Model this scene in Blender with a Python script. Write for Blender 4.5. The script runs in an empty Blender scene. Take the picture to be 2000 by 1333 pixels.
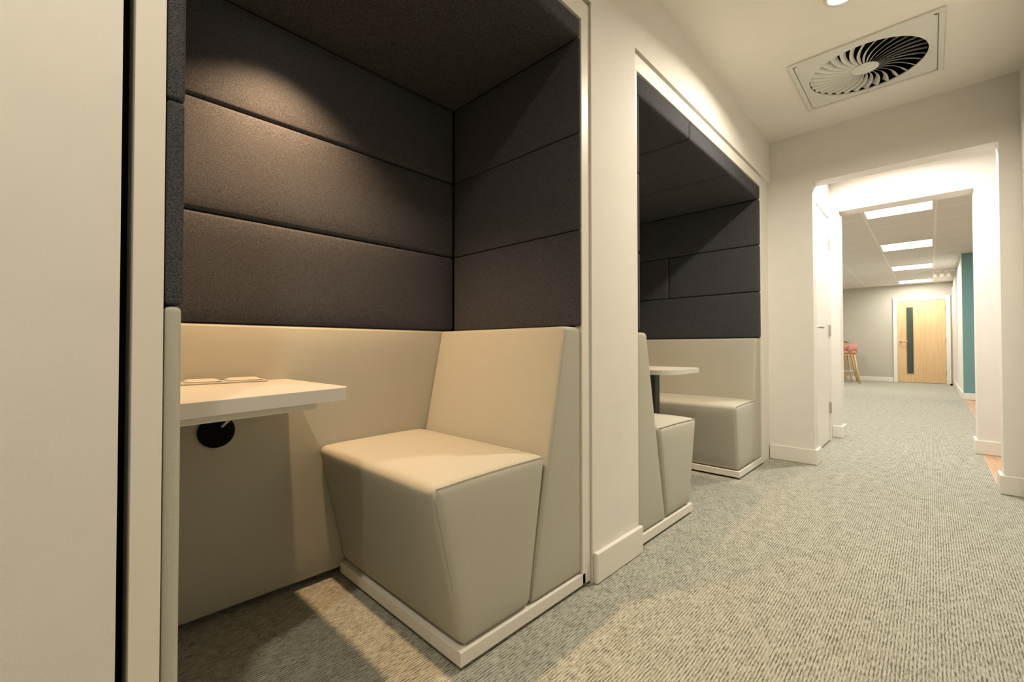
import bpy, bmesh, math, random
from mathutils import Vector, Matrix
R = math.radians
sc = bpy.context.scene
COL = sc.collection

# ------------------------------------------------------------------ camera
CAM_Z = 0.842
YAW, PITCH, ROLL, FPX = R(43.927), R(0.869), R(-0.032), 850.33
cd = bpy.data.cameras.new('camera'); cam = bpy.data.objects.new('camera', cd); COL.objects.link(cam)
f_ = Vector((math.cos(YAW) * math.cos(PITCH), math.sin(YAW) * math.cos(PITCH), math.sin(PITCH)))
r_ = Vector((math.sin(YAW), -math.cos(YAW), 0)); u_ = r_.cross(f_)
r2 = math.cos(ROLL) * r_ + math.sin(ROLL) * u_; u2 = -math.sin(ROLL) * r_ + math.cos(ROLL) * u_
m = Matrix((r2, u2, -f_)).transposed().to_4x4(); m.translation = (0, 0, CAM_Z); cam.matrix_world = m
cd.sensor_fit = 'HORIZONTAL'; cd.sensor_width = 36; cd.lens = FPX * 36 / 2000; cd.clip_start = 0.02; cd.clip_end = 60
sc.camera = cam

# ------------------------------------------------------------------ world, exposure
w = bpy.data.worlds.new('world'); sc.world = w; w.use_nodes = True
w.node_tree.nodes['Background'].inputs[0].default_value = (0.9, 0.85, 0.7, 1)
w.node_tree.nodes['Background'].inputs[1].default_value = 0.02
sc.view_settings.view_transform = 'Standard'; sc.view_settings.look = 'None'
sc.view_settings.gamma = 1; sc.view_settings.use_curve_mapping = False
sc.view_settings.exposure = 0.0
sc.cycles.use_denoising = True
sc.cycles.max_bounces = 8; sc.cycles.diffuse_bounces = 3

# ------------------------------------------------------------------ lights (all sit in fittings built below)
L_HALL = (1.0, 0.92, 0.77)
L_POD = (1.0, 0.65, 0.36)
L_LOBBY = (1.0, 0.97, 0.94)
L_OFFICE = (1.0, 0.96, 0.88)
HALL_LAMPS = [(2.40, 0.27, 2.413, 29.5), (-0.20, 0.27, 2.413, 13.5), (-2.80, 0.27, 2.413, 8)]  # last lamp is unseen, continues the row behind the viewer as fill
POD_LAMPS = [(0.48, 1.370, 1.945, 103), (2.60, 1.56, 1.916, 40)]
LOBBY_LAMP = (4.45, 0.20, 2.413, 34)
PANELS = [(6.275, 0.25), (8.675, 0.25), (11.075, 0.25), (13.475, 0.25), (7.475, -1.85), (7.475, 2.15), (11.075, 2.15)]  # off-centre panels at the end are unseen, added to light the office


def area_light(name, loc, energy, colour, size, shape='DISK', spread=R(160), sy=None, parent=None):
    l = bpy.data.lights.new(name, 'AREA'); l.energy = energy; l.color = colour; l.shape = shape; l.size = size
    if sy: l.size_y = sy
    l.spread = spread
    o = bpy.data.objects.new(name, l); COL.objects.link(o); o.location = loc
    return o


def spot_light(name, loc, energy, colour, radius, cone, blend):
    l = bpy.data.lights.new(name, 'SPOT'); l.energy = energy; l.color = colour; l.shadow_soft_size = radius
    l.spot_size = cone; l.spot_blend = blend
    o = bpy.data.objects.new(name, l); COL.objects.link(o); o.location = loc
    return o


for (x, y, z, e) in HALL_LAMPS:
    area_light('hall_light', (x, y, z - 0.008), e, L_HALL, 0.09, spread=R(158))
spot_light('booth_light', (POD_LAMPS[0][0], POD_LAMPS[0][1], POD_LAMPS[0][2] - 0.02), POD_LAMPS[0][3], L_POD, 0.02, R(112), 1.0)
spot_light('booth_light', (POD_LAMPS[1][0], POD_LAMPS[1][1], POD_LAMPS[1][2] - 0.02), POD_LAMPS[1][3], L_POD, 0.02, R(100), 0.9)
area_light('lobby_light', (LOBBY_LAMP[0], LOBBY_LAMP[1], LOBBY_LAMP[2] - 0.008), LOBBY_LAMP[3], L_LOBBY, 0.09, spread=R(175))
for (x, y) in PANELS:
    area_light('office_light', (x, y, 2.33), 29, L_OFFICE, 0.56, 'RECTANGLE', R(180), 0.52)

# ------------------------------------------------------------------ materials
def nmat(name):
    m = bpy.data.materials.new(name); m.use_nodes = True
    return m, m.node_tree, m.node_tree.nodes['Principled BSDF']


def N(nt, t, **kw):
    n = nt.nodes.new(t)
    for k, v in kw.items(): setattr(n, k, v)
    return n


def mapping(nt, scale=(1, 1, 1), rot=(0, 0, 0)):
    tc = N(nt, 'ShaderNodeTexCoord'); mp = N(nt, 'ShaderNodeMapping')
    mp.inputs['Scale'].default_value = scale; mp.inputs['Rotation'].default_value = rot
    nt.links.new(tc.outputs['Object'], mp.inputs[0]); return mp


def ramp(nt, src, a, b, ca, cb):
    r = N(nt, 'ShaderNodeValToRGB'); r.color_ramp.elements[0].position = a; r.color_ramp.elements[1].position = b
    r.color_ramp.elements[0].color = (*ca, 1); r.color_ramp.elements[1].color = (*cb, 1)
    nt.links.new(src, r.inputs[0]); return r


def bump(nt, src, bs, strength, dist):
    b = N(nt, 'ShaderNodeBump'); b.inputs['Strength'].default_value = strength; b.inputs['Distance'].default_value = dist
    nt.links.new(src, b.inputs['Height']); nt.links.new(b.outputs[0], bs.inputs['Normal']); return b


def plain(name, col, rough=0.5, metal=0.0, var=0.04, scale=9.0, bmp=0.0, bscale=400.0):
    m, nt, bs = nmat(name)
    mp = mapping(nt); no = N(nt, 'ShaderNodeTexNoise'); no.inputs['Scale'].default_value = scale
    nt.links.new(mp.outputs[0], no.inputs[0])
    r = ramp(nt, no.outputs[0], 0.3, 0.7, [c * (1 - var) for c in col], [min(1, c * (1 + var)) for c in col])
    nt.links.new(r.outputs[0], bs.inputs['Base Color'])
    bs.inputs['Roughness'].default_value = rough; bs.inputs['Metallic'].default_value = metal
    if bmp:
        n2 = N(nt, 'ShaderNodeTexNoise'); n2.inputs['Scale'].default_value = bscale
        nt.links.new(mp.outputs[0], n2.inputs[0]); bump(nt, n2.outputs[0], bs, bmp, 0.001)
    return m


def fabric(name, dark, light, fine=1.0, rough=0.95, bstr=0.35):
    """woven melange cloth: two crossed sets of stretched flecks"""
    m, nt, bs = nmat(name)
    outs = []
    for sc_ in ((260, 260, 900), (900, 900, 260)):
        mp = mapping(nt, [s * fine for s in sc_]); no = N(nt, 'ShaderNodeTexNoise')
        no.inputs['Scale'].default_value = 1.0; no.inputs['Detail'].default_value = 2
        nt.links.new(mp.outputs[0], no.inputs[0]); outs.append(no.outputs[0])
    mx = N(nt, 'ShaderNodeMath', operation='ADD'); nt.links.new(outs[0], mx.inputs[0]); nt.links.new(outs[1], mx.inputs[1])
    hf = N(nt, 'ShaderNodeMath', operation='MULTIPLY'); hf.inputs[1].default_value = 0.5; nt.links.new(mx.outputs[0], hf.inputs[0])
    r = ramp(nt, hf.outputs[0], 0.36, 0.64, dark, light)
    nt.links.new(r.outputs[0], bs.inputs['Base Color']); bs.inputs['Roughness'].default_value = rough
    bs.inputs['Specular IOR Level'].default_value = 0.15
    bs.inputs['Sheen Weight'].default_value = 0.0; bs.inputs['Sheen Roughness'].default_value = 0.5
    bump(nt, hf.outputs[0], bs, bstr, 0.0012)
    return m


def carpet_mat():
    m, nt, bs = nmat('carpet')
    tc = N(nt, 'ShaderNodeTexCoord'); sp = N(nt, 'ShaderNodeSeparateXYZ'); nt.links.new(tc.outputs['Object'], sp.inputs[0])
    # ribs running along the corridor
    mpw = N(nt, 'ShaderNodeMapping'); mpw.inputs['Scale'].default_value = (5, 12, 1); nt.links.new(tc.outputs['Object'], mpw.inputs[0])
    nw = N(nt, 'ShaderNodeTexNoise'); nw.inputs['Scale'].default_value = 1; nt.links.new(mpw.outputs[0], nw.inputs[0])
    wob = N(nt, 'ShaderNodeMath', operation='MULTIPLY_ADD'); wob.inputs[1].default_value = 0.003
    nt.links.new(nw.outputs[0], wob.inputs[0]); nt.links.new(sp.outputs[1], wob.inputs[2])
    mu = N(nt, 'ShaderNodeMath', operation='MULTIPLY'); mu.inputs[1].default_value = 2 * math.pi / 0.0080; nt.links.new(wob.outputs[0], mu.inputs[0])
    si = N(nt, 'ShaderNodeMath', operation='SINE'); nt.links.new(mu.outputs[0], si.inputs[0])
    # loops / flecks stretched along the ribs
    mp = N(nt, 'ShaderNodeMapping'); mp.inputs['Scale'].default_value = (42, 290, 1); nt.links.new(tc.outputs['Object'], mp.inputs[0])
    no = N(nt, 'ShaderNodeTexNoise'); no.inputs['Scale'].default_value = 1; no.inputs['Detail'].default_value = 3; no.inputs['Roughness'].default_value = 0.65
    nt.links.new(mp.outputs[0], no.inputs[0])
    mpb = N(nt, 'ShaderNodeMapping'); mpb.inputs['Scale'].default_value = (14, 22, 1); nt.links.new(tc.outputs['Object'], mpb.inputs[0])
    nb = N(nt, 'ShaderNodeTexNoise'); nb.inputs['Scale'].default_value = 1; nb.inputs['Detail'].default_value = 4; nt.links.new(mpb.outputs[0], nb.inputs[0])
    a = N(nt, 'ShaderNodeMath', operation='MULTIPLY_ADD'); a.inputs[1].default_value = 0.095
    nt.links.new(si.outputs[0], a.inputs[0]); nt.links.new(no.outputs[0], a.inputs[2])
    b = N(nt, 'ShaderNodeMath', operation='MULTIPLY_ADD'); b.inputs[1].default_value = 0.22
    nt.links.new(nb.outputs[0], b.inputs[0]); nt.links.new(a.outputs[0], b.inputs[2])
    r = ramp(nt, b.outputs[0], 0.44, 0.74, (0.13, 0.122, 0.095), (0.50, 0.485, 0.40))
    e = r.color_ramp.elements.new(0.56); e.color = (0.32, 0.312, 0.255, 1)
    nt.links.new(r.outputs[0], bs.inputs['Base Color']); bs.inputs['Roughness'].default_value = 1.0
    bs.inputs['Specular IOR Level'].default_value = 0.05
    bump(nt, a.outputs[0], bs, 0.6, 0.003)
    return m


def wood_mat(name, c1, c2, axis_scale=(30, 30, 2.0), rough=0.45):
    m, nt, bs = nmat(name); mp = mapping(nt, axis_scale)
    no = N(nt, 'ShaderNodeTexNoise'); no.inputs['Scale'].default_value = 1; no.inputs['Detail'].default_value = 5; no.inputs['Distortion'].default_value = 0.6
    nt.links.new(mp.outputs[0], no.inputs[0]); r = ramp(nt, no.outputs[0], 0.3, 0.7, c1, c2)
    nt.links.new(r.outputs[0], bs.inputs['Base Color']); bs.inputs['Roughness'].default_value = rough
    return m


def ceiling_grid_mat():
    m, nt, bs = nmat('ceiling_tiles')
    tc = N(nt, 'ShaderNodeTexCoord'); sp = N(nt, 'ShaderNodeSeparateXYZ'); nt.links.new(tc.outputs['Object'], sp.inputs[0])
    masks = []
    for ax, off in ((0, 5.975), (1, -0.05)):
        s = N(nt, 'ShaderNodeMath', operation='SUBTRACT'); s.inputs[1].default_value = off - 60; nt.links.new(sp.outputs[ax], s.inputs[0])
        mo = N(nt, 'ShaderNodeMath', operation='MODULO'); mo.inputs[1].default_value = 0.6; nt.links.new(s.outputs[0], mo.inputs[0])
        c = N(nt, 'ShaderNodeMath', operation='SUBTRACT'); c.inputs[1].default_value = 0.3; nt.links.new(mo.outputs[0], c.inputs[0])
        ab = N(nt, 'ShaderNodeMath', operation='ABSOLUTE'); nt.links.new(c.outputs[0], ab.inputs[0])
        g = N(nt, 'ShaderNodeMath', operation='GREATER_THAN'); g.inputs[1].default_value = 0.288; nt.links.new(ab.outputs[0], g.inputs[0])
        masks.append(g.outputs[0])
    mx = N(nt, 'ShaderNodeMath', operation='MAXIMUM'); nt.links.new(masks[0], mx.inputs[0]); nt.links.new(masks[1], mx.inputs[1])
    r = ramp(nt, mx.outputs[0], 0.0, 1.0, (0.72, 0.70, 0.65), (0.84, 0.82, 0.77))
    nt.links.new(r.outputs[0], bs.inputs['Base Color']); bs.inputs['Roughness'].default_value = 0.9
    return m


def emit(name, col, s):
    m, nt, bs = nmat(name); bs.inputs['Base Color'].default_value = (*col, 1)
    bs.inputs['Emission Color'].default_value = (*col, 1); bs.inputs['Emission Strength'].default_value = s
    return m


M = dict(
    wall=plain('wall_paint', (0.78, 0.74, 0.67), 0.75, var=0.015, bmp=0.12, bscale=260),
    ceil=plain('ceiling_paint', (0.86, 0.82, 0.74), 0.9, var=0.01),
    gloss=plain('gloss_white_paint', (0.80, 0.76, 0.67), 0.28, var=0.01),
    frame=plain('white_laminate', (0.78, 0.73, 0.64), 0.42, var=0.01),
    top=plain('white_table_laminate', (0.54, 0.515, 0.46), 0.35, var=0.01),
    carcass=plain('dark_carcass_board', (0.035, 0.033, 0.03), 0.9),
    denim=fabric('charcoal_blue_cloth', (0.009, 0.009, 0.011), (0.112, 0.110, 0.118), 1.25),
    pale=fabric('pale_grey_cloth', (0.41, 0.39, 0.315), (0.53, 0.505, 0.42), 2.0, bstr=0.15),
    seam=plain('pale_stitching', (0.40, 0.39, 0.35), 0.9),
    carpet=carpet_mat(),
    vinyl=wood_mat('oak_plank_vinyl', (0.42, 0.25, 0.14), (0.60, 0.38, 0.22), (2, 30, 1)),
    oak=wood_mat('oak_veneer', (0.62, 0.40, 0.19), (0.72, 0.50, 0.27), (40, 40, 2)),
    oaklip=wood_mat('oak_lipping', (0.50, 0.29, 0.10), (0.58, 0.36, 0.14), (40, 40, 2)),
    oakleg=wood_mat('oak_leg', (0.55, 0.35, 0.15), (0.66, 0.45, 0.22), (40, 40, 3)),
    sage=plain('sage_grey_paint', (0.50, 0.47, 0.39), 0.8, var=0.01),
    teal=plain('teal_paint', (0.16, 0.31, 0.31), 0.8, var=0.02),
    tiles=ceiling_grid_mat(),
    black=plain('black_plastic', (0.006, 0.006, 0.006), 0.8),
    blackm=plain('black_powder_coat', (0.015, 0.014, 0.012), 0.45),
    steel=plain('brushed_steel', (0.55, 0.52, 0.46), 0.35, 1.0),
    glass=plain('dark_vision_glass', (0.05, 0.07, 0.06), 0.08),
    ventm=plain('vent_white_enamel', (0.74, 0.73, 0.66), 0.45, var=0.01),
    pink=fabric('dusty_pink_cloth', (0.45, 0.20, 0.16), (0.60, 0.30, 0.24), 1.0),
    lens=emit('hall_lamp_lens', (1, 0.95, 0.85), 12),
    panel=emit('office_panel_lens', (1, 0.97, 0.92), 3.2),
)

for k_ in ('black', 'carcass'): M[k_].node_tree.nodes['Principled BSDF'].inputs['Specular IOR Level'].default_value = 0.08

# ------------------------------------------------------------------ mesh helpers
def link(name, bm, mt, parent=None, smooth=False):
    me = bpy.data.meshes.new(name)
    bmesh.ops.recalc_face_normals(bm, faces=bm.faces); bm.to_mesh(me); bm.free()
    me.materials.append(M[mt])
    if smooth:
        for p in me.polygons: p.use_smooth = True
    o = bpy.data.objects.new(name, me); COL.objects.link(o)
    if parent:
        o.parent = parent; o.matrix_parent_inverse = Matrix.Translation(-Vector(parent.location))
        if parent.parent: o.matrix_parent_inverse = Matrix.Identity(4)
    return o


def bx(bm, x0, x1, y0, y1, z0, z1, bev=0.0, seg=2):
    v = [bm.verts.new((x, y, z)) for x in (x0, x1) for y in (y0, y1) for z in (z0, z1)]
    fs = [bm.faces.new([v[i] for i in q]) for q in ((0, 1, 3, 2), (4, 6, 7, 5), (0, 4, 5, 1), (2, 3, 7, 6), (0, 2, 6, 4), (1, 5, 7, 3))]
    if bev:
        es = {e for f in fs for e in f.edges}
        bmesh.ops.bevel(bm, geom=list(es), offset=bev, segments=seg, affect='EDGES', profile=0.5)


def box(name, mt, b, parent=None, bev=0.0, seg=2):
    bm = bmesh.new(); bx(bm, *b, bev=bev, seg=seg); return link(name, bm, mt, parent)


def prism(bm, pts, z0, z1, axis='z', bev=0.0, seg=3):
    def P(a, b, c): return {'z': (a, b, c), 'y': (a, c, b), 'x': (c, a, b)}[axis]
    lo = [bm.verts.new(P(a, b, z0)) for a, b in pts]; hi = [bm.verts.new(P(a, b, z1)) for a, b in pts]
    n = len(pts); fs = [bm.faces.new(lo), bm.faces.new(hi)]
    for i in range(n): fs.append(bm.faces.new((lo[i], lo[(i + 1) % n], hi[(i + 1) % n], hi[i])))
    if bev:
        es = [e for f in fs[:2] for e in f.edges]
        bmesh.ops.bevel(bm, geom=es, offset=bev, segments=seg, affect='EDGES', profile=0.5)


def rounded_poly(pts, radii, seg=10):
    out = []; n = len(pts)
    for i, (p, r) in enumerate(zip(pts, radii)):
        p = Vector(p)
        if r <= 0: out.append(tuple(p)); continue
        a = (Vector(pts[i - 1]) - p).normalized(); b = (Vector(pts[(i + 1) % n]) - p).normalized()
        ang = a.angle(b); d = r / math.tan(ang / 2)
        s, e = p + a * d, p + b * d
        c = p + (a + b).normalized() * (r / math.sin(ang / 2))
        a0 = math.atan2(s.y - c.y, s.x - c.x); a1 = math.atan2(e.y - c.y, e.x - c.x)
        da = (a1 - a0 + math.pi) % (2 * math.pi) - math.pi
        for k in range(seg + 1):
            t = a0 + da * k / seg; out.append((c.x + r * math.cos(t), c.y + r * math.sin(t)))
    return out


def tube(bm, path, r, n=8, caps=True):
    pts = [Vector(p) for p in path]; rings = []
    for i, p in enumerate(pts):
        d = (pts[min(i + 1, len(pts) - 1)] - pts[max(i - 1, 0)]).normalized()
        ref = Vector((0, 0, 1)) if abs(d.z) < 0.9 else Vector((1, 0, 0))
        a = d.cross(ref).normalized(); b = d.cross(a)
        rr = r[i] if isinstance(r, (list, tuple)) else r
        rings.append([bm.verts.new(p + (a * math.cos(2 * math.pi * k / n) + b * math.sin(2 * math.pi * k / n)) * rr) for k in range(n)])
    for i in range(len(rings) - 1):
        for k in range(n): bm.faces.new((rings[i][k], rings[i][(k + 1) % n], rings[i + 1][(k + 1) % n], rings[i + 1][k]))
    if caps: bm.faces.new(rings[0]); bm.faces.new(rings[-1])


def lathe(bm, prof, c, n=48, axis='z'):
    """prof: list of (radius, height)"""
    rings = []
    for r, h in prof:
        ring = []
        for k in range(n):
            t = 2 * math.pi * k / n; a, b = max(r, 1e-5) * math.cos(t), max(r, 1e-5) * math.sin(t)
            ring.append(bm.verts.new((c[0] + a, c[1] + b, c[2] + h) if axis == 'z' else (c[0] + a, c[1] + h, c[2] + b)))
        rings.append(ring)
    for i in range(len(rings) - 1):
        for k in range(n): bm.faces.new((rings[i][k], rings[i][(k + 1) % n], rings[i + 1][(k + 1) % n], rings[i + 1][k]))
    bm.faces.new(rings[0]); bm.faces.new(rings[-1])


def cushion(bm, corners, r=0.012, puff=None, n=(16, 10, 16)):
    """upholstered block: 8 corners (x,y,z bit order 000,001,010,011,100..) blended, edges rounded by r,
    faces puffed: puff = dict of '-x','+x','-y','+y','-z','+z' -> metres"""
    C8 = [Vector(c) for c in corners]; puff = puff or {}

    def tri(u, v, s):
        o = Vector((0, 0, 0))
        for i in range(8):
            o += C8[i] * ((u if i & 4 else 1 - u) * (v if i & 2 else 1 - v) * (s if i & 1 else 1 - s))
        return o
    dim = [((tri(1, .5, .5) - tri(0, .5, .5)).length), ((tri(.5, 1, .5) - tri(.5, 0, .5)).length), ((tri(.5, .5, 1) - tri(.5, .5, 0)).length)]
    rr = min(r, min(dim) * 0.48)

    def stops(L, k):
        e = rr; a = [e * t for t in (0, .13, .3, .5, .72, 1)]
        mid = [e + (L - 2 * e) * i / k for i in range(1, k)]
        return a + mid + [L - q for q in reversed(a)]
    S = [stops(dim[i], n[i]) for i in range(3)]
    cache = {}

    def vert(i, j, k):
        key = (i, j, k)
        if key in cache: return cache[key]
        p = [S[0][i], S[1][j], S[2][k]]; q = [min(max(p[a], rr), dim[a] - rr) for a in range(3)]
        d = Vector([p[a] - q[a] for a in range(3)]); pp = Vector(q)
        if d.length > 1e-9: pp = pp + d.normalized() * rr
        uv = [pp[a] / dim[a] for a in range(3)]
        pos = tri(*uv); off = Vector((0, 0, 0))
        def bell(t, L):
            e = min(t, 1 - t) * L; w_ = min(0.35 * L, 0.09)
            s_ = min(1, e / w_); return 1 - (1 - s_) ** 2.2
        for a, (A, B) in enumerate(((1, 2), (0, 2), (0, 1))):
            for sgn, tag in ((-1, '-'), (1, '+')):
                amt = puff.get(tag + 'xyz'[a], 0)
                if not amt: continue
                depth = uv[a] if sgn > 0 else 1 - uv[a]
                wgt = max(0, (depth - 0.5) * 2) * bell(uv[A], dim[A]) * bell(uv[B], dim[B])
                ax = [Vector((1, 0, 0)), Vector((0, 1, 0)), Vector((0, 0, 1))][a]
                off += ax * sgn * amt * wgt
        v = bm.verts.new(pos + off); cache[key] = v; return v
    I, J, K = len(S[0]) - 1, len(S[1]) - 1, len(S[2]) - 1
    for k in (0, K):
        for i in range(I):
            for j in range(J): bm.faces.new((vert(i, j, k), vert(i + 1, j, k), vert(i + 1, j + 1, k), vert(i, j + 1, k)))
    for j in (0, J):
        for i in range(I):
            for k in range(K): bm.faces.new((vert(i, j, k), vert(i + 1, j, k), vert(i + 1, j, k + 1), vert(i, j, k + 1)))
    for i in (0, I):
        for j in range(J):
            for k in range(K): bm.faces.new((vert(i, j, k), vert(i, j + 1, k), vert(i, j + 1, k + 1), vert(i, j, k + 1)))


def pad(name, mt, x0, x1, y0, y1, z0, z1, parent, r=0.012, puff=None, n=(12, 12, 8)):
    bm = bmesh.new()
    cushion(bm, [(x, y, z) for x in (x0, x1) for y in (y0, y1) for z in (z0, z1)], r, puff, n)
    return link(name, bm, mt, parent, smooth=True)


def extr_xz(pts4, y0, y1):
    """hexahedron from XZ quad (front-bottom, front-top, back-bottom, back-top) extruded over Y"""
    fb, ft, bb, bt = pts4
    return [(fb[0], y0, fb[1]), (ft[0], y0, ft[1]), (fb[0], y1, fb[1]), (ft[0], y1, ft[1]),
            (bb[0], y0, bb[1]), (bt[0], y0, bt[1]), (bb[0], y1, bb[1]), (bt[0], y1, bt[1])]


def empty(name, loc, label, cat, group=None):
    o = bpy.data.objects.new(name, None); COL.objects.link(o); o.location = loc; o.empty_display_size = 0.1
    o['label'] = label; o['category'] = cat
    if group: o['group'] = group
    return o


def tag(o, label, cat, group=None):
    o['label'] = label; o['category'] = cat
    if group: o['group'] = group
    return o


def st(o, label=None, cat=None):
    o['kind'] = 'structure'
    if label: o['label'] = label
    if cat: o['category'] = cat
    return o


# ------------------------------------------------------------------ setting
ZC = 2.413; YW = 0.878; YR = -0.377; XE = 3.763; XE2 = 3.893; X2 = 5.05; X3 = 5.25; XF = 14.15; ZO = 2.358
GA = 'wall'


def wall(name, b, label, mt='wall'): return st(box(name, mt, b), label, 'wall')


# floor
bm = bmesh.new(); bx(bm, -4, 3.9, YR, 2.1, -0.05, 0); bx(bm, 3.9, 5.3, -0.28, 2.1, -0.05, 0); bx(bm, 5.3, 14.4, -0.365, 3.3, -0.05, 0)
st(link('floor', bm, 'carpet'), 'grey green ribbed loop carpet along the corridor and into the far room', 'floor')
bm = bmesh.new(); bx(bm, 3.9, 5.3, -3.3, -0.28, -0.05, 0); bx(bm, 5.3, 14.4, -3.3, -0.365, -0.05, 0)
st(link('floor', bm, 'vinyl'), 'strip of pale oak plank flooring right of the carpet edge', 'floor')
# ceilings
bm = bmesh.new()
for b in ((-4.1, 2.83, -1.6, 0.99), (3.40, 5.05, -1.6, 0.99), (2.83, 3.40, -1.6, -0.035), (2.83, 3.40, 0.535, 0.99)): bx(bm, *b, ZC, ZC + 0.08)
st(link('ceiling', bm, 'ceil'), 'smooth cream painted ceiling over the corridor', 'ceiling')
# left side of corridor
wall('wall_left', (-4, 0.0615, YW, 0.99, 0, ZC), 'plain cream wall panel at the far left of the photo')
wall('wall_left', (1.326, 1.6515, YW, 1.0, 0, 2.098), 'cream painted pier between the two booths')
wall('wall_left', (0.0615, XE, YW, 0.99, 2.098, ZC), 'cream bulkhead wall above both booths')
wall('wall_left', (3.562, XE, 0.897, 1.0, 0, 2.098), 'narrow cream wall strip right of the second booth')
st(box('wall_right', 'wall', (-4, XE, YR - 0.12, YR, 0, ZC)), 'cream right corridor wall at the photo edge', 'wall')
wall('wall_back', (-4.12, -4, YR - 0.12, 0.99, 0, ZC), 'cream wall closing the corridor behind the viewer')
# end wall with the first doorway
bm = bmesh.new(); bx(bm, XE, XE2, 0.609, 1.0, 0, ZC); bx(bm, XE, XE2, -1.5, -0.292, 0, ZC); bx(bm, XE, XE2, -0.292, 0.609, 2.039, ZC)
st(link('wall_end', bm, 'wall'), 'cream end wall of the corridor with the first square opening', 'wall')
# lobby
bm = bmesh.new(); bx(bm, XE2, 3.94, 0.68, 0.80, 0, ZC); bx(bm, 4.85, X2, 0.68, 0.80, 0, ZC); bx(bm, 3.94, 4.85, 0.68, 0.80, 2.05, ZC)
st(link('wall_left', bm, 'wall'), 'bright white lobby wall around the narrow white door', 'wall')
wall('wall_right', (XE2, X2, -1.6, -1.5, 0, ZC), 'white lobby wall hidden behind the right jamb')
bm = bmesh.new(); bx(bm, X2, X3, 0.612, 3.3, 0, 2.45); bx(bm, X2, X3, -3.3, -0.257, 0, 2.45); bx(bm, X2, X3, -0.257, 0.612, 2.117, 2.45)
st(link('wall_end', bm, 'wall'), 'bright white lobby wall with the second opening into the office', 'wall')
# office
st(box('ceiling', 'tiles', (X3, 14.4, -3.3, 3.3, ZO, ZO + 0.08)), 'suspended ceiling of grey square tiles in the far office', 'ceiling')
st(box('wall_far', 'sage', (XF, XF + 0.1, -0.465, 3.3, 0, ZO)), 'pale sage far wall behind the oak door', 'wall')
st(box('wall_right', 'wall', (10.105, XF, -0.465, -0.365, 0, ZO)), 'cream side wall between the teal wall and the far wall', 'wall')
st(box('wall_teal', 'teal', (10.10, 10.2, -3.3, -0.468, 0, ZO)), 'teal painted wall beyond the second opening', 'wall')
bm = bmesh.new(); bx(bm, 10.088, 10.10, -3.3, -0.366, 0, ZO)
st(link('wall_teal', bm, 'teal'), 'teal painted wall face seen through both openings', 'wall')
wall('wall_left', (X3, XF, 3.3, 3.4, 0, ZO), 'office wall out of sight to the left')
wall('wall_right', (X3, 10.1, -3.4, -3.3, 0, ZO), 'office wall out of sight to the right')


# skirting boards
def skirt(name, pieces, label):
    bm = bmesh.new()
    for b in pieces:
        bx(bm, *b, 0, 0.11, bev=0.006, seg=3)
    return st(link(name, bm, 'gloss'), label, 'skirting board')


T = 0.018
skirt('baseboard_left', [(1.3275, 1.672, YW - T, YW)], 'white skirting board at the foot of the pier between booths')
skirt('baseboard_left', [(-4, 0.055, YW - T, YW)], 'white skirting board below the left wall panel')
skirt('baseboard_end', [(XE - T, XE, 0.609 - T, 0.893), (XE, XE2 + 0.02, 0.609 - T, 0.609)], 'white skirting board left of the first opening')
skirt('baseboard_end', [(XE - T, XE, YR, -0.292 + T), (XE, XE2, -0.292, -0.292 + T)], 'white skirting board right of the first opening')
skirt('baseboard_right', [(-4, XE - T - 0.002, YR, YR + T)], 'white skirting board along the right corridor wall')
skirt('baseboard_end', [(X2 - T, X2, 0.612 - T, 0.68), (X2, X3, 0.612 - T, 0.612)], 'white skirting board left of the second opening')
skirt('baseboard_end', [(X2 - T, X2, -1.5, -0.257 + T), (X2, X3, -0.257, -0.257 + T)], 'white skirting board right of the second opening')
skirt('baseboard_far', [(XF - T, XF, 0.672, 3.3)], 'white skirting board left of the oak door')
skirt('baseboard_right', [(10.2, XF - T, -0.365, -0.365 + T)], 'white skirting board below the cream side wall')
skirt('baseboard_teal', [(10.088 - T, 10.088, -3.3, -0.36)], 'white skirting board below the teal wall')
st(box('trim_1', 'gloss', (13.45, 13.80, -0.365, -0.345, 0.11, 2.16)), 'bright vertical boxing beside the oak door', 'trim')

# ------------------------------------------------------------------ lobby door
d2 = empty('door_2', (4.40, 0.68, 0), 'narrow white door with lever handle on the lobby left side', 'door'); d2['kind'] = 'structure'
bm = bmesh.new(); bx(bm, 3.94, 3.978, 0.655, 0.80, 0, 2.05, bev=0.002); bx(bm, 4.812, 4.85, 0.655, 0.80, 0, 2.05, bev=0.002); bx(bm, 3.978, 4.812, 0.655, 0.80, 2.015, 2.05, bev=0.002)
link('door_frame', bm, 'gloss', d2)
leaf2 = box('door_leaf', 'gloss', (3.981, 4.808, 0.665, 0.705, 0.012, 2.005), d2, bev=0.002)
bm = bmesh.new(); lathe(bm, [(0, 0), (0.026, 0), (0.026, -0.008), (0, -0.008)], (4.045, 0.665, 1.0), 24, 'y')
tube(bm, [(4.045, 0.66, 1.0), (4.045, 0.618, 1.0), (4.06, 0.612, 1.0), (4.16, 0.612, 1.0)], 0.010, 10)
link('door_handle', bm, 'steel', leaf2)
for z in (0.30, 0.995, 1.78):
    bm = bmesh.new(); tube(bm, [(4.812, 0.658, z - 0.05), (4.812, 0.658, z + 0.05)], 0.008, 10); link('hinge', bm, 'steel', d2)

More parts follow.
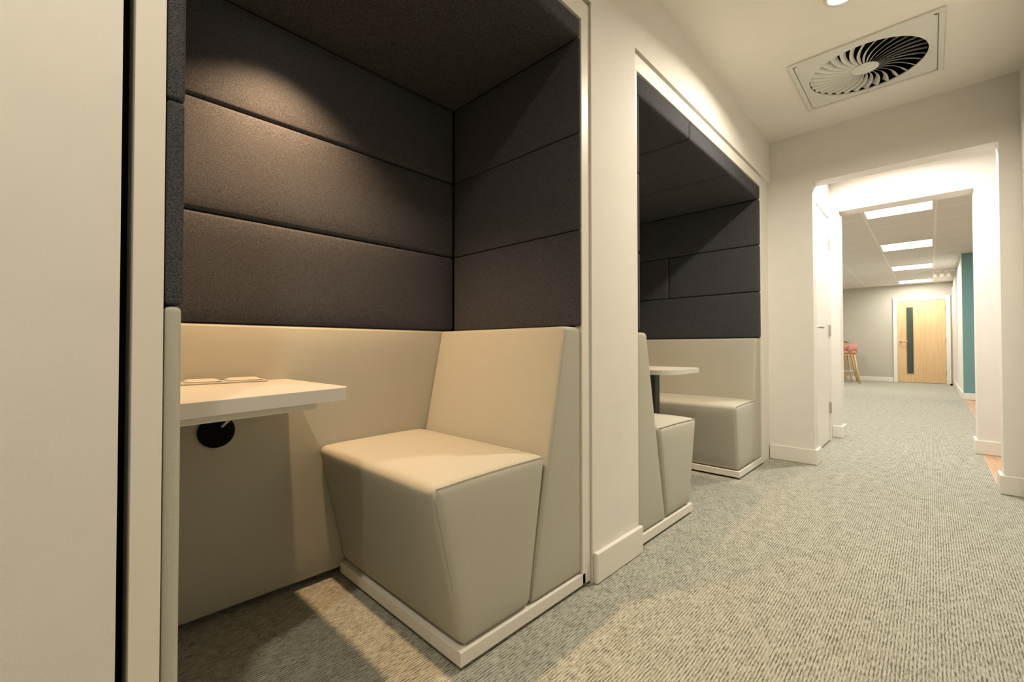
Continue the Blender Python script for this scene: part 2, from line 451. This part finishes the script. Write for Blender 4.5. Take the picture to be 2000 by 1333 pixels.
# ------------------------------------------------------------------ far oak door
d1 = empty('door_1', (XF, 0.175, 0), 'oak veneer door with tall narrow glass panel in far wall', 'door'); d1['kind'] = 'structure'
bm = bmesh.new(); bx(bm, XF - 0.03, XF, 0.594, 0.668, 0, 2.045, bev=0.003); bx(bm, XF - 0.03, XF, -0.322, -0.246, 0, 2.045, bev=0.003); bx(bm, XF - 0.03, XF, -0.246, 0.594, 1.968, 2.045, bev=0.003)
link('door_frame', bm, 'gloss', d1)
bm = bmesh.new(); xd = XF - 0.018
bx(bm, xd, XF, -0.243, 0.300, 0.008, 1.965); bx(bm, xd, XF, 0.435, 0.591, 0.008, 1.965); bx(bm, xd, XF, 0.300, 0.435, 1.812, 1.965); bx(bm, xd, XF, 0.300, 0.435, 0.008, 0.200)
leaf = link('door_leaf', bm, 'oak', d1)
bm = bmesh.new(); bx(bm, xd - 0.006, xd, 0.296, 0.310, 0.20, 1.812); bx(bm, xd - 0.006, xd, 0.425, 0.439, 0.20, 1.812); bx(bm, xd - 0.006, xd, 0.310, 0.425, 1.798, 1.812); bx(bm, xd - 0.006, xd, 0.310, 0.425, 0.20, 0.214)
link('glazing_bead', bm, 'oaklip', leaf)
box('vision_panel', 'glass', (xd + 0.004, xd + 0.010, 0.301, 0.434, 0.201, 1.811), leaf)
bm = bmesh.new(); lathe(bm, [(0, 0), (0.027, 0), (0.027, -0.01), (0, -0.01)], (0, 0, 0), 20, 'y')
bmesh.ops.rotate(bm, verts=bm.verts, matrix=Matrix.Rotation(R(-90), 3, 'Z')); bmesh.ops.translate(bm, verts=bm.verts, vec=(xd, 0.535, 0.985))
tube(bm, [(xd - 0.005, 0.535, 0.985), (xd - 0.055, 0.535, 0.985), (xd - 0.058, 0.52, 0.985), (xd - 0.058, 0.41, 0.985)], 0.011, 10)
link('door_handle', bm, 'steel', leaf)
for z in (0.25, 1.0, 1.75):
    bm = bmesh.new(); tube(bm, [(xd - 0.008, -0.2445, z - 0.05), (xd - 0.008, -0.2445, z + 0.05)], 0.009, 10); link('hinge', bm, 'steel', d1)
bm = bmesh.new(); lathe(bm, [(0.02, 0), (0.02, 0.03), (0.016, 0.04), (0.0, 0.041)], (13.62, -0.31, 0), 20)
tag(link('door_stop', bm, 'black'), 'small black floor door stop right of the oak door', 'door stop')

# ------------------------------------------------------------------ ceiling fittings
G_DL = 'recessed corridor downlights'


def downlight(x, y, z, label, lens, group=None, rad=0.05):
    e = empty('recessed_downlight', (x, y, z), label, 'downlight', group)
    bm = bmesh.new(); n = 48
    lathe(bm, [(rad, 0.0), (rad, -0.004), (rad + 0.006, -0.006), (rad + 0.016, -0.004), (rad + 0.018, 0.0)], (x, y, z), n)
    # drop the two caps so that it stays a ring
    bm.faces.ensure_lookup_table(); bmesh.ops.delete(bm, geom=[f for f in bm.faces if len(f.verts) == n], context='FACES_ONLY')
    link('trim_ring', bm, 'ventm', e, True)
    bm = bmesh.new(); lathe(bm, [(0, 0), (rad, 0), (rad, -0.003), (0, -0.003)], (x, y, z), n); link('lens', bm, lens, e)
    return e


downlight(2.40, 0.27, ZC, 'round recessed ceiling downlight at the top edge beside the square vent', 'lens')
downlight(-0.20, 0.27, ZC, 'round recessed ceiling downlight above the viewer', 'lens')
downlight(-2.80, 0.27, ZC, 'unseen fill downlight added behind the viewer, continuing the corridor row', 'lens')
downlight(4.50, 0.20, ZC, 'round recessed ceiling downlight in the bright lobby', 'lens')
downlight(POD_LAMPS[0][0], POD_LAMPS[0][1], POD_LAMPS[0][2] - 0.0045, 'warm downlight in the dark ceiling of the near booth', 'lens', rad=0.03)
downlight(POD_LAMPS[1][0], POD_LAMPS[1][1], POD_LAMPS[1][2] - 0.0035, 'warm downlight in the dark ceiling of the second booth', 'lens', rad=0.03)

PLAB = ['square lit ceiling panel nearest the second opening', 'second lit ceiling panel from the second opening',
        'third lit ceiling panel, beside the white spotlight track', 'farthest lit ceiling panel, in front of the oak door wall',
        'added unseen ceiling panel lighting the room over the wood floor', 'added unseen ceiling panel lighting the left side near the opening',
        'added unseen ceiling panel lighting the left side near the stools']
for i, (x, y) in enumerate(PANELS):
    e = empty('ceiling_panel_light', (x, y, ZO), PLAB[i], 'ceiling light', 'square panel lights in the office ceiling')
    bm = bmesh.new()
    a, b = 0.30, 0.285
    bx(bm, x - a, x + a, y - b, y - b + 0.012, ZO - 0.012, ZO); bx(bm, x - a, x + a, y + b - 0.012, y + b, ZO - 0.012, ZO)
    bx(bm, x - a, x - a + 0.012, y - b + 0.012, y + b - 0.012, ZO - 0.012, ZO); bx(bm, x + a - 0.012, x + a, y - b + 0.012, y + b - 0.012, ZO - 0.012, ZO)
    link('panel_frame', bm, 'gloss', e)
    box('diffuser', 'panel', (x - a + 0.012, x + a - 0.012, y - b + 0.012, y + b - 0.012, ZO - 0.009, ZO), e)

# white spotlight track near the third panel
tr = empty('spotlight_track', (11.9, -0.2, ZO), 'white ceiling spotlight track with rounded heads next to teal wall', 'spotlight track')
box('track_bar', 'gloss', (11.88, 11.92, -0.36, 0.0, ZO - 0.035, ZO), tr, bev=0.004)
for y, s in ((-0.07, 0.034), (-0.17, 0.040), (-0.26, 0.034)):
    bm = bmesh.new(); lathe(bm, [(0.008, 0.0), (0.008, -0.03), (s * .8, -0.04), (s, -0.06), (s, -0.10), (s * .9, -0.11), (s * .5, -0.112)], (11.90, y, ZO - 0.033), 24)
    link('lamp_head', bm, 'gloss', tr, True)

# swirl air vent
VX, VY = 3.115, 0.250; V2 = 0.315; RV = 0.258
vt = empty('ceiling_air_vent', (VX, VY, ZC), 'square white swirl air vent with curved radial vanes in ceiling', 'air vent')
bm = bmesh.new(); zb = ZC - 0.012
bx(bm, VX - V2, VX - V2 + .022, VY - V2, VY + V2, zb, ZC, bev=.003); bx(bm, VX + V2 - .022, VX + V2, VY - V2, VY + V2, zb, ZC, bev=.003)
bx(bm, VX - V2 + .022, VX + V2 - .022, VY - V2, VY - V2 + .022, zb, ZC, bev=.003); bx(bm, VX - V2 + .022, VX + V2 - .022, VY + V2 - .022, VY + V2, zb, ZC, bev=.003)
link('outer_frame', bm, 'ventm', vt)
# face plate with a circular hole
bm = bmesh.new(); n = 96; ps = V2 - 0.026; inner = []; outer = []; innt = []
for k in range(n):
    t = 2 * math.pi * (k + .5) / n; c, s = math.cos(t), math.sin(t); q = ps / max(abs(c), abs(s))
    inner.append(bm.verts.new((VX + RV * c, VY + RV * s, ZC - 0.008))); outer.append(bm.verts.new((VX + q * c, VY + q * s, ZC - 0.008)))
    innt.append(bm.verts.new((VX + RV * c, VY + RV * s, ZC - 0.001)))
for k in range(n):
    j = (k + 1) % n; bm.faces.new((inner[k], inner[j], outer[j], outer[k])); bm.faces.new((inner[k], inner[j], innt[j], innt[k]))
fp = link('face_plate', bm, 'ventm', vt)
bm = bmesh.new(); h_ = 0.283; zp_ = ZC + 0.16
v = [bm.verts.new((VX + a, VY + b, z)) for a, b in ((-h_, -h_), (h_, -h_), (h_, h_), (-h_, h_)) for z in (ZC - 0.002, zp_)]
for k in range(4): bm.faces.new((v[2 * k], v[2 * k + 1], v[(2 * k + 3) % 8], v[(2 * k + 2) % 8]))
bm.faces.new((v[1], v[3], v[5], v[7])); link('dark_plenum', bm, 'black', vt)
bm = bmesh.new(); lathe(bm, [(0, 0.0), (0.05, 0.0), (0.060, -0.0065), (0.0, -0.0065)], (VX, VY, ZC), 48); link('centre_disc', bm, 'ventm', vt)
NV = 32
bm = bmesh.new(); steps = 10; A = []; B = []
for i in range(steps + 1):
    t = i / steps; r = 0.058 + (RV - 0.003 - 0.058) * t
    sweep = 0.30 * math.sin(t * math.pi * .5) * t
    half = (math.pi / NV) * (0.54 + 0.08 * t)
    hz = 0.006 + 0.020 * t
    a0, a1 = sweep - half, sweep + half
    A.append((r * math.cos(a1), r * math.sin(a1), -0.007 + hz)); B.append((r * math.cos(a0), r * math.sin(a0), -0.007))
Cm = [((a[0] + b[0]) / 2, (a[1] + b[1]) / 2, (a[2] + b[2]) / 2 - 0.0045 * (i / steps)) for i, (a, b) in enumerate(zip(A, B))]
lowv = [[bm.verts.new(p) for p in row] for row in (A, Cm, B)]
upv = [[bm.verts.new((p[0], p[1], p[2] + .0012)) for p in row] for row in (A, Cm, B)]
for q in range(2):
    for i in range(steps):
        bm.faces.new((lowv[q][i], lowv[q][i + 1], lowv[q + 1][i + 1], lowv[q + 1][i])); bm.faces.new((upv[q][i], upv[q][i + 1], upv[q + 1][i + 1], upv[q + 1][i]))
for q in (0, 2):
    for i in range(steps): bm.faces.new((lowv[q][i], lowv[q][i + 1], upv[q][i + 1], upv[q][i]))
for i in (0, steps):
    for q in range(2): bm.faces.new((lowv[q][i], lowv[q + 1][i], upv[q + 1][i], upv[q][i]))
vane0 = link('vane', bm, 'ventm'); vane0.parent = vt; vane0.location = (0, 0, 0)
for k in range(1, NV):
    c = vane0.copy(); COL.objects.link(c); c.parent = vt; c.rotation_euler = (0, 0, 2 * math.pi * k / NV)

# ------------------------------------------------------------------ booths
YF = 0.885  # front plane of the booth frames


def booth_frame(parent, x0, x0i, x1i, x1, zi, zt, d=0.03, dl=0.03):
    box('frame_upright', 'frame', (x0, x0i, YF, YF + dl, 0.012, zi), parent, bev=0.0012)
    box('frame_upright', 'frame', (x1i, x1, YF, YF + d, 0.012, zi), parent, bev=0.0012)
    box('frame_head', 'frame', (x0, x1, YF, YF + d, zi + 0.0008, zt), parent, bev=0.0012)


def shell(parent, x0, x1, yb, zt, yl=YF + 0.031):
    """dark carcass boards behind the pads"""
    bm = bmesh.new(); y0 = YF + 0.031
    bx(bm, x0, x0 + .012, yl, yb + .012, 0.012, zt); bx(bm, x1 - .012, x1, y0, yb + .012, 0.012, zt)
    bx(bm, x0 + .012, x1 - .012, yb, yb + .012, 0.012, zt); bx(bm, x0, x1, y0, yb + .012, zt, zt + .012)
    return link('carcass', bm, 'carcass', parent)


# --- near booth
b1 = empty('seating_booth', (0.70, 1.24, 0), 'near booth lined with charcoal padded panels, white frame, one seat inside', 'booth')
booth_frame(b1, 0.0765, 0.1145, 1.2745, 1.3225, 2.014, 2.084, dl=0.09)
shell(b1, 0.098, 1.305, 1.625, 2.02, YF + 0.091)
Z = [0.918, 1.258, 1.603, 1.944]; ZL = [0.911, 1.248, 1.598, 1.944]
g = 0.001
for i in range(3):
    pad('wall_pad', 'denim', 0.143, 1.262, 1.590, 1.623, Z[i] + g, Z[i + 1] - g, b1, 0.014, {'-y': 0.006}, (18, 3, 10))
    pad('wall_pad', 'denim', 1.262, 1.2740, YF + .002, 1.589, Z[i] + g, Z[i + 1] - g, b1, 0.006, {'-x': 0.004}, (3, 16, 10))
    pad('wall_pad', 'denim', 0.1160, 0.1400, YF + .002, 1.589, ZL[i] + g, ZL[i + 1] - g, b1, 0.006, {'+x': 0.003}, (3, 16, 10))
pad('ceiling_pad', 'denim', 0.116, 1.2735, YF + .002, 1.622, 1.945, 2.0125, b1, 0.014, {'-z': 0.004}, (18, 12, 3))
pad('lower_wall_pad', 'pale', 0.143, 1.262, 1.589, 1.623, 0.026, Z[0] - g, b1, 0.011, {'-y': 0.005}, (18, 3, 14))['label'] = 'pale grey lower pad on the back wall'
bm = bmesh.new()
cushion(bm, [(x, y, z) for x in (0.116, 0.1385) for y in (YF + .002, 1.587) for z in (0.026, 0.910)], 0.009, {'+x': 0.003}, (3, 16, 14))
link('lower_wall_pad', bm, 'pale', b1, True)['label'] = 'pale grey lower pad on the left side'
bm = bmesh.new(); lathe(bm, [(0, 0), (0.044, 0), (0.049, -0.003), (0.049, -0.007), (0.042, -0.009), (0, -0.009)], (0.335, 1.5835, 0.585), 48, 'y')
cg = tag(link('cable_grommet', bm, 'black'), 'round black cable outlet on pale back pad under the near table', 'cable outlet')
bm = bmesh.new(); tube(bm, [(0.345, 1.563, 0.60), (0.36, 1.555, 0.618), (0.385, 1.54, 0.64), (0.398, 1.52, 0.665), (0.40, 1.505, 0.679)], 0.004, 8)
tag(link('power_cable', bm, 'gloss', None, True), 'short white cable from the black outlet up under the table', 'cable')

# --- second booth
b2 = empty('seating_booth', (2.60, 1.41, 0), 'second wider booth with charcoal pads, facing seats and a table', 'booth')
booth_frame(b2, 1.6545, 1.680, 3.523, 3.560, 2.014, 2.084)
YB2 = 1.95
shell(b2, 1.668, 3.536, YB2 + .035, 2.02)
Z2 = [0.911, 1.244, 1.583, 1.916]
for i in range(3):
    pad('wall_pad', 'denim', 1.712, 3.476, YB2, YB2 + .033, Z2[i] + g, Z2[i + 1] - g, b2, 0.012, {'-y': 0.005}, (18, 3, 8))
    pad('wall_pad', 'denim', 1.682, 1.709, YF + .002, YB2 - .002, Z2[i] + g, Z2[i + 1] - g, b2, 0.010, {'+x': 0.004}, (3, 16, 8))
    for (ya, yb_) in ([(YF + .002, 1.558), (1.561, YB2 - .002)] if i == 1 else [(YF + .002, YB2 - .002)]):
        pad('wall_pad', 'denim', 3.480, 3.5215, ya, yb_, Z2[i] + g, Z2[i + 1] - g, b2, 0.012, {'-x': 0.004}, (3, 14, 8))
for xa, xb in ((1.682, 2.243), (2.246, 2.862), (2.865, 3.5215)):
    pad('ceiling_pad', 'denim', xa, xb, YF + .002, YB2 + .03, 1.918, 2.0125, b2, 0.016, {'-z': 0.004}, (12, 14, 4))
pad('lower_wall_pad', 'pale', 1.712, 3.476, YB2, YB2 + .033, 0.026, Z2[0] - g, b2, 0.014, {'-y': 0.004}, (18, 3, 10))['label'] = 'pale grey lower pad on the back wall'


# --- seats: cross-section in XZ, mirrored with s=-1
def bench(label, X, xfb, xft, xcrease, xbb, xbt, xback, zseat, ztop, y0, y1, loc, xpl):
    e = empty('bench_seat', loc, label, 'seat', 'padded booth seats')
    s = 1 if xback > xfb else -1
    zp = 0.052
    a, b_ = (xpl, xback) if s > 0 else (xback, xpl)
    box('plinth', 'frame', (a, b_, YF, y1, 0.012, 0.050), e, bev=0.0015)
    box('recessed_base', 'black', (a + .03, b_ - .03, YF + .03, y1 - .01, 0.0, 0.012), e)
    # backrest wedge
    bm = bmesh.new()
    q = extr_xz(((xbb, zp), (xbt, ztop), (xback - s * .001, zp), (xback - s * .001, ztop)), y0, y1)
    cushion(bm, q, 0.016, {('-x' if s > 0 else '+x'): 0.006}, (6, 14, 14)); back_ = link('backrest', bm, 'pale', e, True)
    # seat block
    gp = s * 0.003
    bm = bmesh.new()
    q = extr_xz(((xfb, zp), (xft, zseat), (xbb - gp, zp), (xcrease - gp, zseat + 0.006)), y0, y1)
    cushion(bm, q, 0.022, {'+z': 0.010, ('-x' if s > 0 else '+x'): 0.006, '-y': 0.004}, (12, 16, 12)); seat_ = link('seat', bm, 'pale', e, True)
    # stitched seams
    yy = y0 + 0.0035
    bm = bmesh.new(); k = 14; path = []
    for i in range(k + 1):
        t = i / k; path.append((xft + s * .012 + (xcrease - xft - s * .022) * t, yy, zseat - 0.004 + 0.006 * t + 0.0035 * math.sin(math.pi * t)))
    tube(bm, path, 0.0019, 6)
    path = []
    for i in range(k + 1):
        t = i / k; path.append((xft + s * .0075 + (xfb - xft) * t - s * 0.001 * math.sin(math.pi * t), yy + .003, zseat - 0.012 + (zp + .016 - zseat) * t))
    tube(bm, path, 0.0019, 6)
    link('seat_seam', bm, 'seam', seat_, True)
    bm = bmesh.new(); path = []
    for i in range(k + 1):
        t = i / k; path.append((xbt + s * .006 + (xbb - xbt) * t, yy + .002, ztop - 0.014 + (zp + .02 - ztop) * t))
    tube(bm, path, 0.0017, 6); link('backrest_seam', bm, 'seam', back_, True)
    return e


bench('pale grey padded seat in the near booth', 0, 0.742, 0.642, 1.088, 1.008, 1.186, 1.292, 0.491, 0.914, YF + .006, 1.583, (1.0, 1.23, 0), 0.727)
bench('pale grey seat on the left of the second booth, partly hidden by the pier', 0, 2.225, 2.318, 1.880, 1.953, 1.768, 1.684, 0.472, 0.907, YF + .006, 1.938, (2.0, 1.4, 0), 2.243)
bench('pale grey seat on the right of the second booth, by the corridor end', 0, 3.016, 2.958, 3.385, 3.335, 3.405, 3.521, 0.468, 0.908, YF + .006, 1.938, (3.2, 1.4, 0), 3.000)

# --- near table
t1 = empty('booth_table', (0.34, 1.33, 0.70), 'white tabletop fixed to the back pad of the near booth', 'table')
bm = bmesh.new()
pts = rounded_poly([(0.1425, 1.022), (0.548, 1.125), (0.537, 1.583), (0.1425, 1.583)], [0, 0.055, 0, 0])
prism(bm, pts, 0.704, 0.736, bev=0.0015, seg=2); link('tabletop', bm, 'top', t1)
bm = bmesh.new()
pts = rounded_poly([(0.1425, 1.085), (0.475, 1.160), (0.475, 1.57), (0.1425, 1.57)], [0, 0.02, 0, 0])
prism(bm, pts, 0.682, 0.7035, bev=0.004, seg=2); ub = link('support_tray', bm, 'ventm', t1)
bm = bmesh.new(); lathe(bm, [(0, 0), (0.005, 0), (0.005, -0.003), (0, -0.004)], (0.45, 1.175, 0.682), 12); link('screw', bm, 'steel', ub)
pw = empty('power_socket_unit', (0.345, 1.545, 0.736), 'low white power unit at the back of the near tabletop', 'power unit')
box('body', 'top', (0.235, 0.455, 1.505, 1.572, 0.7365, 0.742), pw, bev=0.002)
for xa, xb in ((0.245, 0.335), (0.350, 0.445)):
    bm = bmesh.new()
    v = [bm.verts.new(p) for p in ((xa, 1.510, .743), (xb, 1.510, .743), (xb, 1.568, .743), (xa, 1.568, .743), (xa + .006, 1.515, .746), (xb - .006, 1.515, .746), (xb - .01, 1.566, .750), (xa + .01, 1.566, .750))]
    for q in ((0, 1, 2, 3), (4, 5, 6, 7), (0, 1, 5, 4), (1, 2, 6, 5), (2, 3, 7, 6), (3, 0, 4, 7)): bm.faces.new([v[i] for i in q])
    bmesh.ops.bevel(bm, geom=list(bm.edges), offset=0.0015, segments=2, affect='EDGES'); link('socket_lid', bm, 'top', pw)

# --- second booth table
t2 = empty('booth_table', (2.57, 1.4, 0), 'white rounded table on a black column inside the second booth', 'table')
bm = bmesh.new()
pts = rounded_poly([(2.27, 1.015), (2.80, 1.015), (2.80, 1.935), (2.27, 1.935)], [0.14, 0.14, 0.0, 0.0])
prism(bm, pts, 0.690, 0.716, bev=0.0015, seg=2); link('tabletop', bm, 'top', t2)
box('pedestal_column', 'blackm', (2.515, 2.585, 1.215, 1.275, 0.012, 0.690), t2, bev=0.008, seg=3)
bm = bmesh.new(); lathe(bm, [(0, 0.0), (0.19, 0.0), (0.19, 0.006), (0.17, 0.012), (0.0, 0.014)], (2.55, 1.245, 0.0), 48); link('pedestal_foot', bm, 'blackm', t2)

# ------------------------------------------------------------------ office furniture glimpsed through the openings
def stool(loc, rot, label):
    e = empty('bar_stool', loc, label, 'stool', 'pink bar stools')
    e.rotation_euler = (0, 0, rot)
    def part(name, bm, mt, sm=False):
        o = link(name, bm, mt, None, sm); o.parent = e; return o
    bm = bmesh.new(); cushion(bm, [(x, y, z) for x in (-.20, .20) for y in (-.19, .19) for z in (.70, .75)], 0.02, {'+z': .012}, (8, 8, 3)); part('seat', bm, 'pink', True)
    bm = bmesh.new(); n = 20; lo = []; hi = []; lo2 = []; hi2 = []
    for i in range(n + 1):
        t = R(-205 + 230 * i / n - 0); t = R(-90 + (-80 + 160 * i / n)); x, y = .215 * math.cos(t), .205 * math.sin(t); x2, y2 = .19 * math.cos(t), .18 * math.sin(t)
        h = 0.935 - 0.05 * abs(2 * i / n - 1) ** 2
        lo.append(bm.verts.new((x, y, .715))); hi.append(bm.verts.new((x * 1.03, y * 1.03, h))); lo2.append(bm.verts.new((x2, y2, .715))); hi2.append(bm.verts.new((x2 * 1.03, y2 * 1.03, h)))
    for i in range(n):
        bm.faces.new((lo[i], lo[i + 1], hi[i + 1], hi[i])); bm.faces.new((lo2[i], lo2[i + 1], hi2[i + 1], hi2[i]))
        bm.faces.new((hi[i], hi[i + 1], hi2[i + 1], hi2[i])); bm.faces.new((lo[i], lo[i + 1], lo2[i + 1], lo2[i]))
    bm.faces.new((lo[0], hi[0], hi2[0], lo2[0])); bm.faces.new((lo[n], hi[n], hi2[n], lo2[n])); part('backrest', bm, 'pink', True)
    bm = bmesh.new()
    for y in (-.13, .13): bx(bm, -.16, .16, y - .015, y + .015, .66, .70)
    for x in (-.145, .145): bx(bm, x - .015, x + .015, -.115, .115, .66, .70)
    part('seat_frame', bm, 'oakleg')
    for sx in (-1, 1):
        for sy in (-1, 1):
            bm = bmesh.new(); tube(bm, [(sx * .24, sy * .24, 0), (sx * .15, sy * .14, .70)], [.014, .021], 12); part('leg', bm, 'oakleg', True)
    for s in (-1, 1):
        bm = bmesh.new(); tube(bm, [(-.205, s * .205, .28), (.205, s * .205, .28)], .011, 8); part('footrest', bm, 'steel', True)
        bm = bmesh.new(); tube(bm, [(s * .205, -.205, .28), (s * .205, .205, .28)], .011, 8); part('footrest', bm, 'steel', True)
    return e


stool((13.02, 1.465, 0), R(8), 'pink upholstered oak bar stool beside the white door jamb, nearest the viewer')
stool((13.50, 1.60, 0), R(-6), 'pink upholstered oak bar stool half hidden behind the nearer stool')
ht = empty('high_table', (13.94, 2.15, 0), 'high oak table with light top behind the pink stools', 'table')
box('tabletop', 'top', (13.76, 14.12, 1.55, 2.75, 1.005, 1.035), ht, bev=.003)
for x in (13.82, 14.06):
    for y in (1.62, 2.66):
        box('leg', 'oakleg', (x - .03, x + .03, y - .03, y + .03, 0, 1.005), ht, bev=.004)
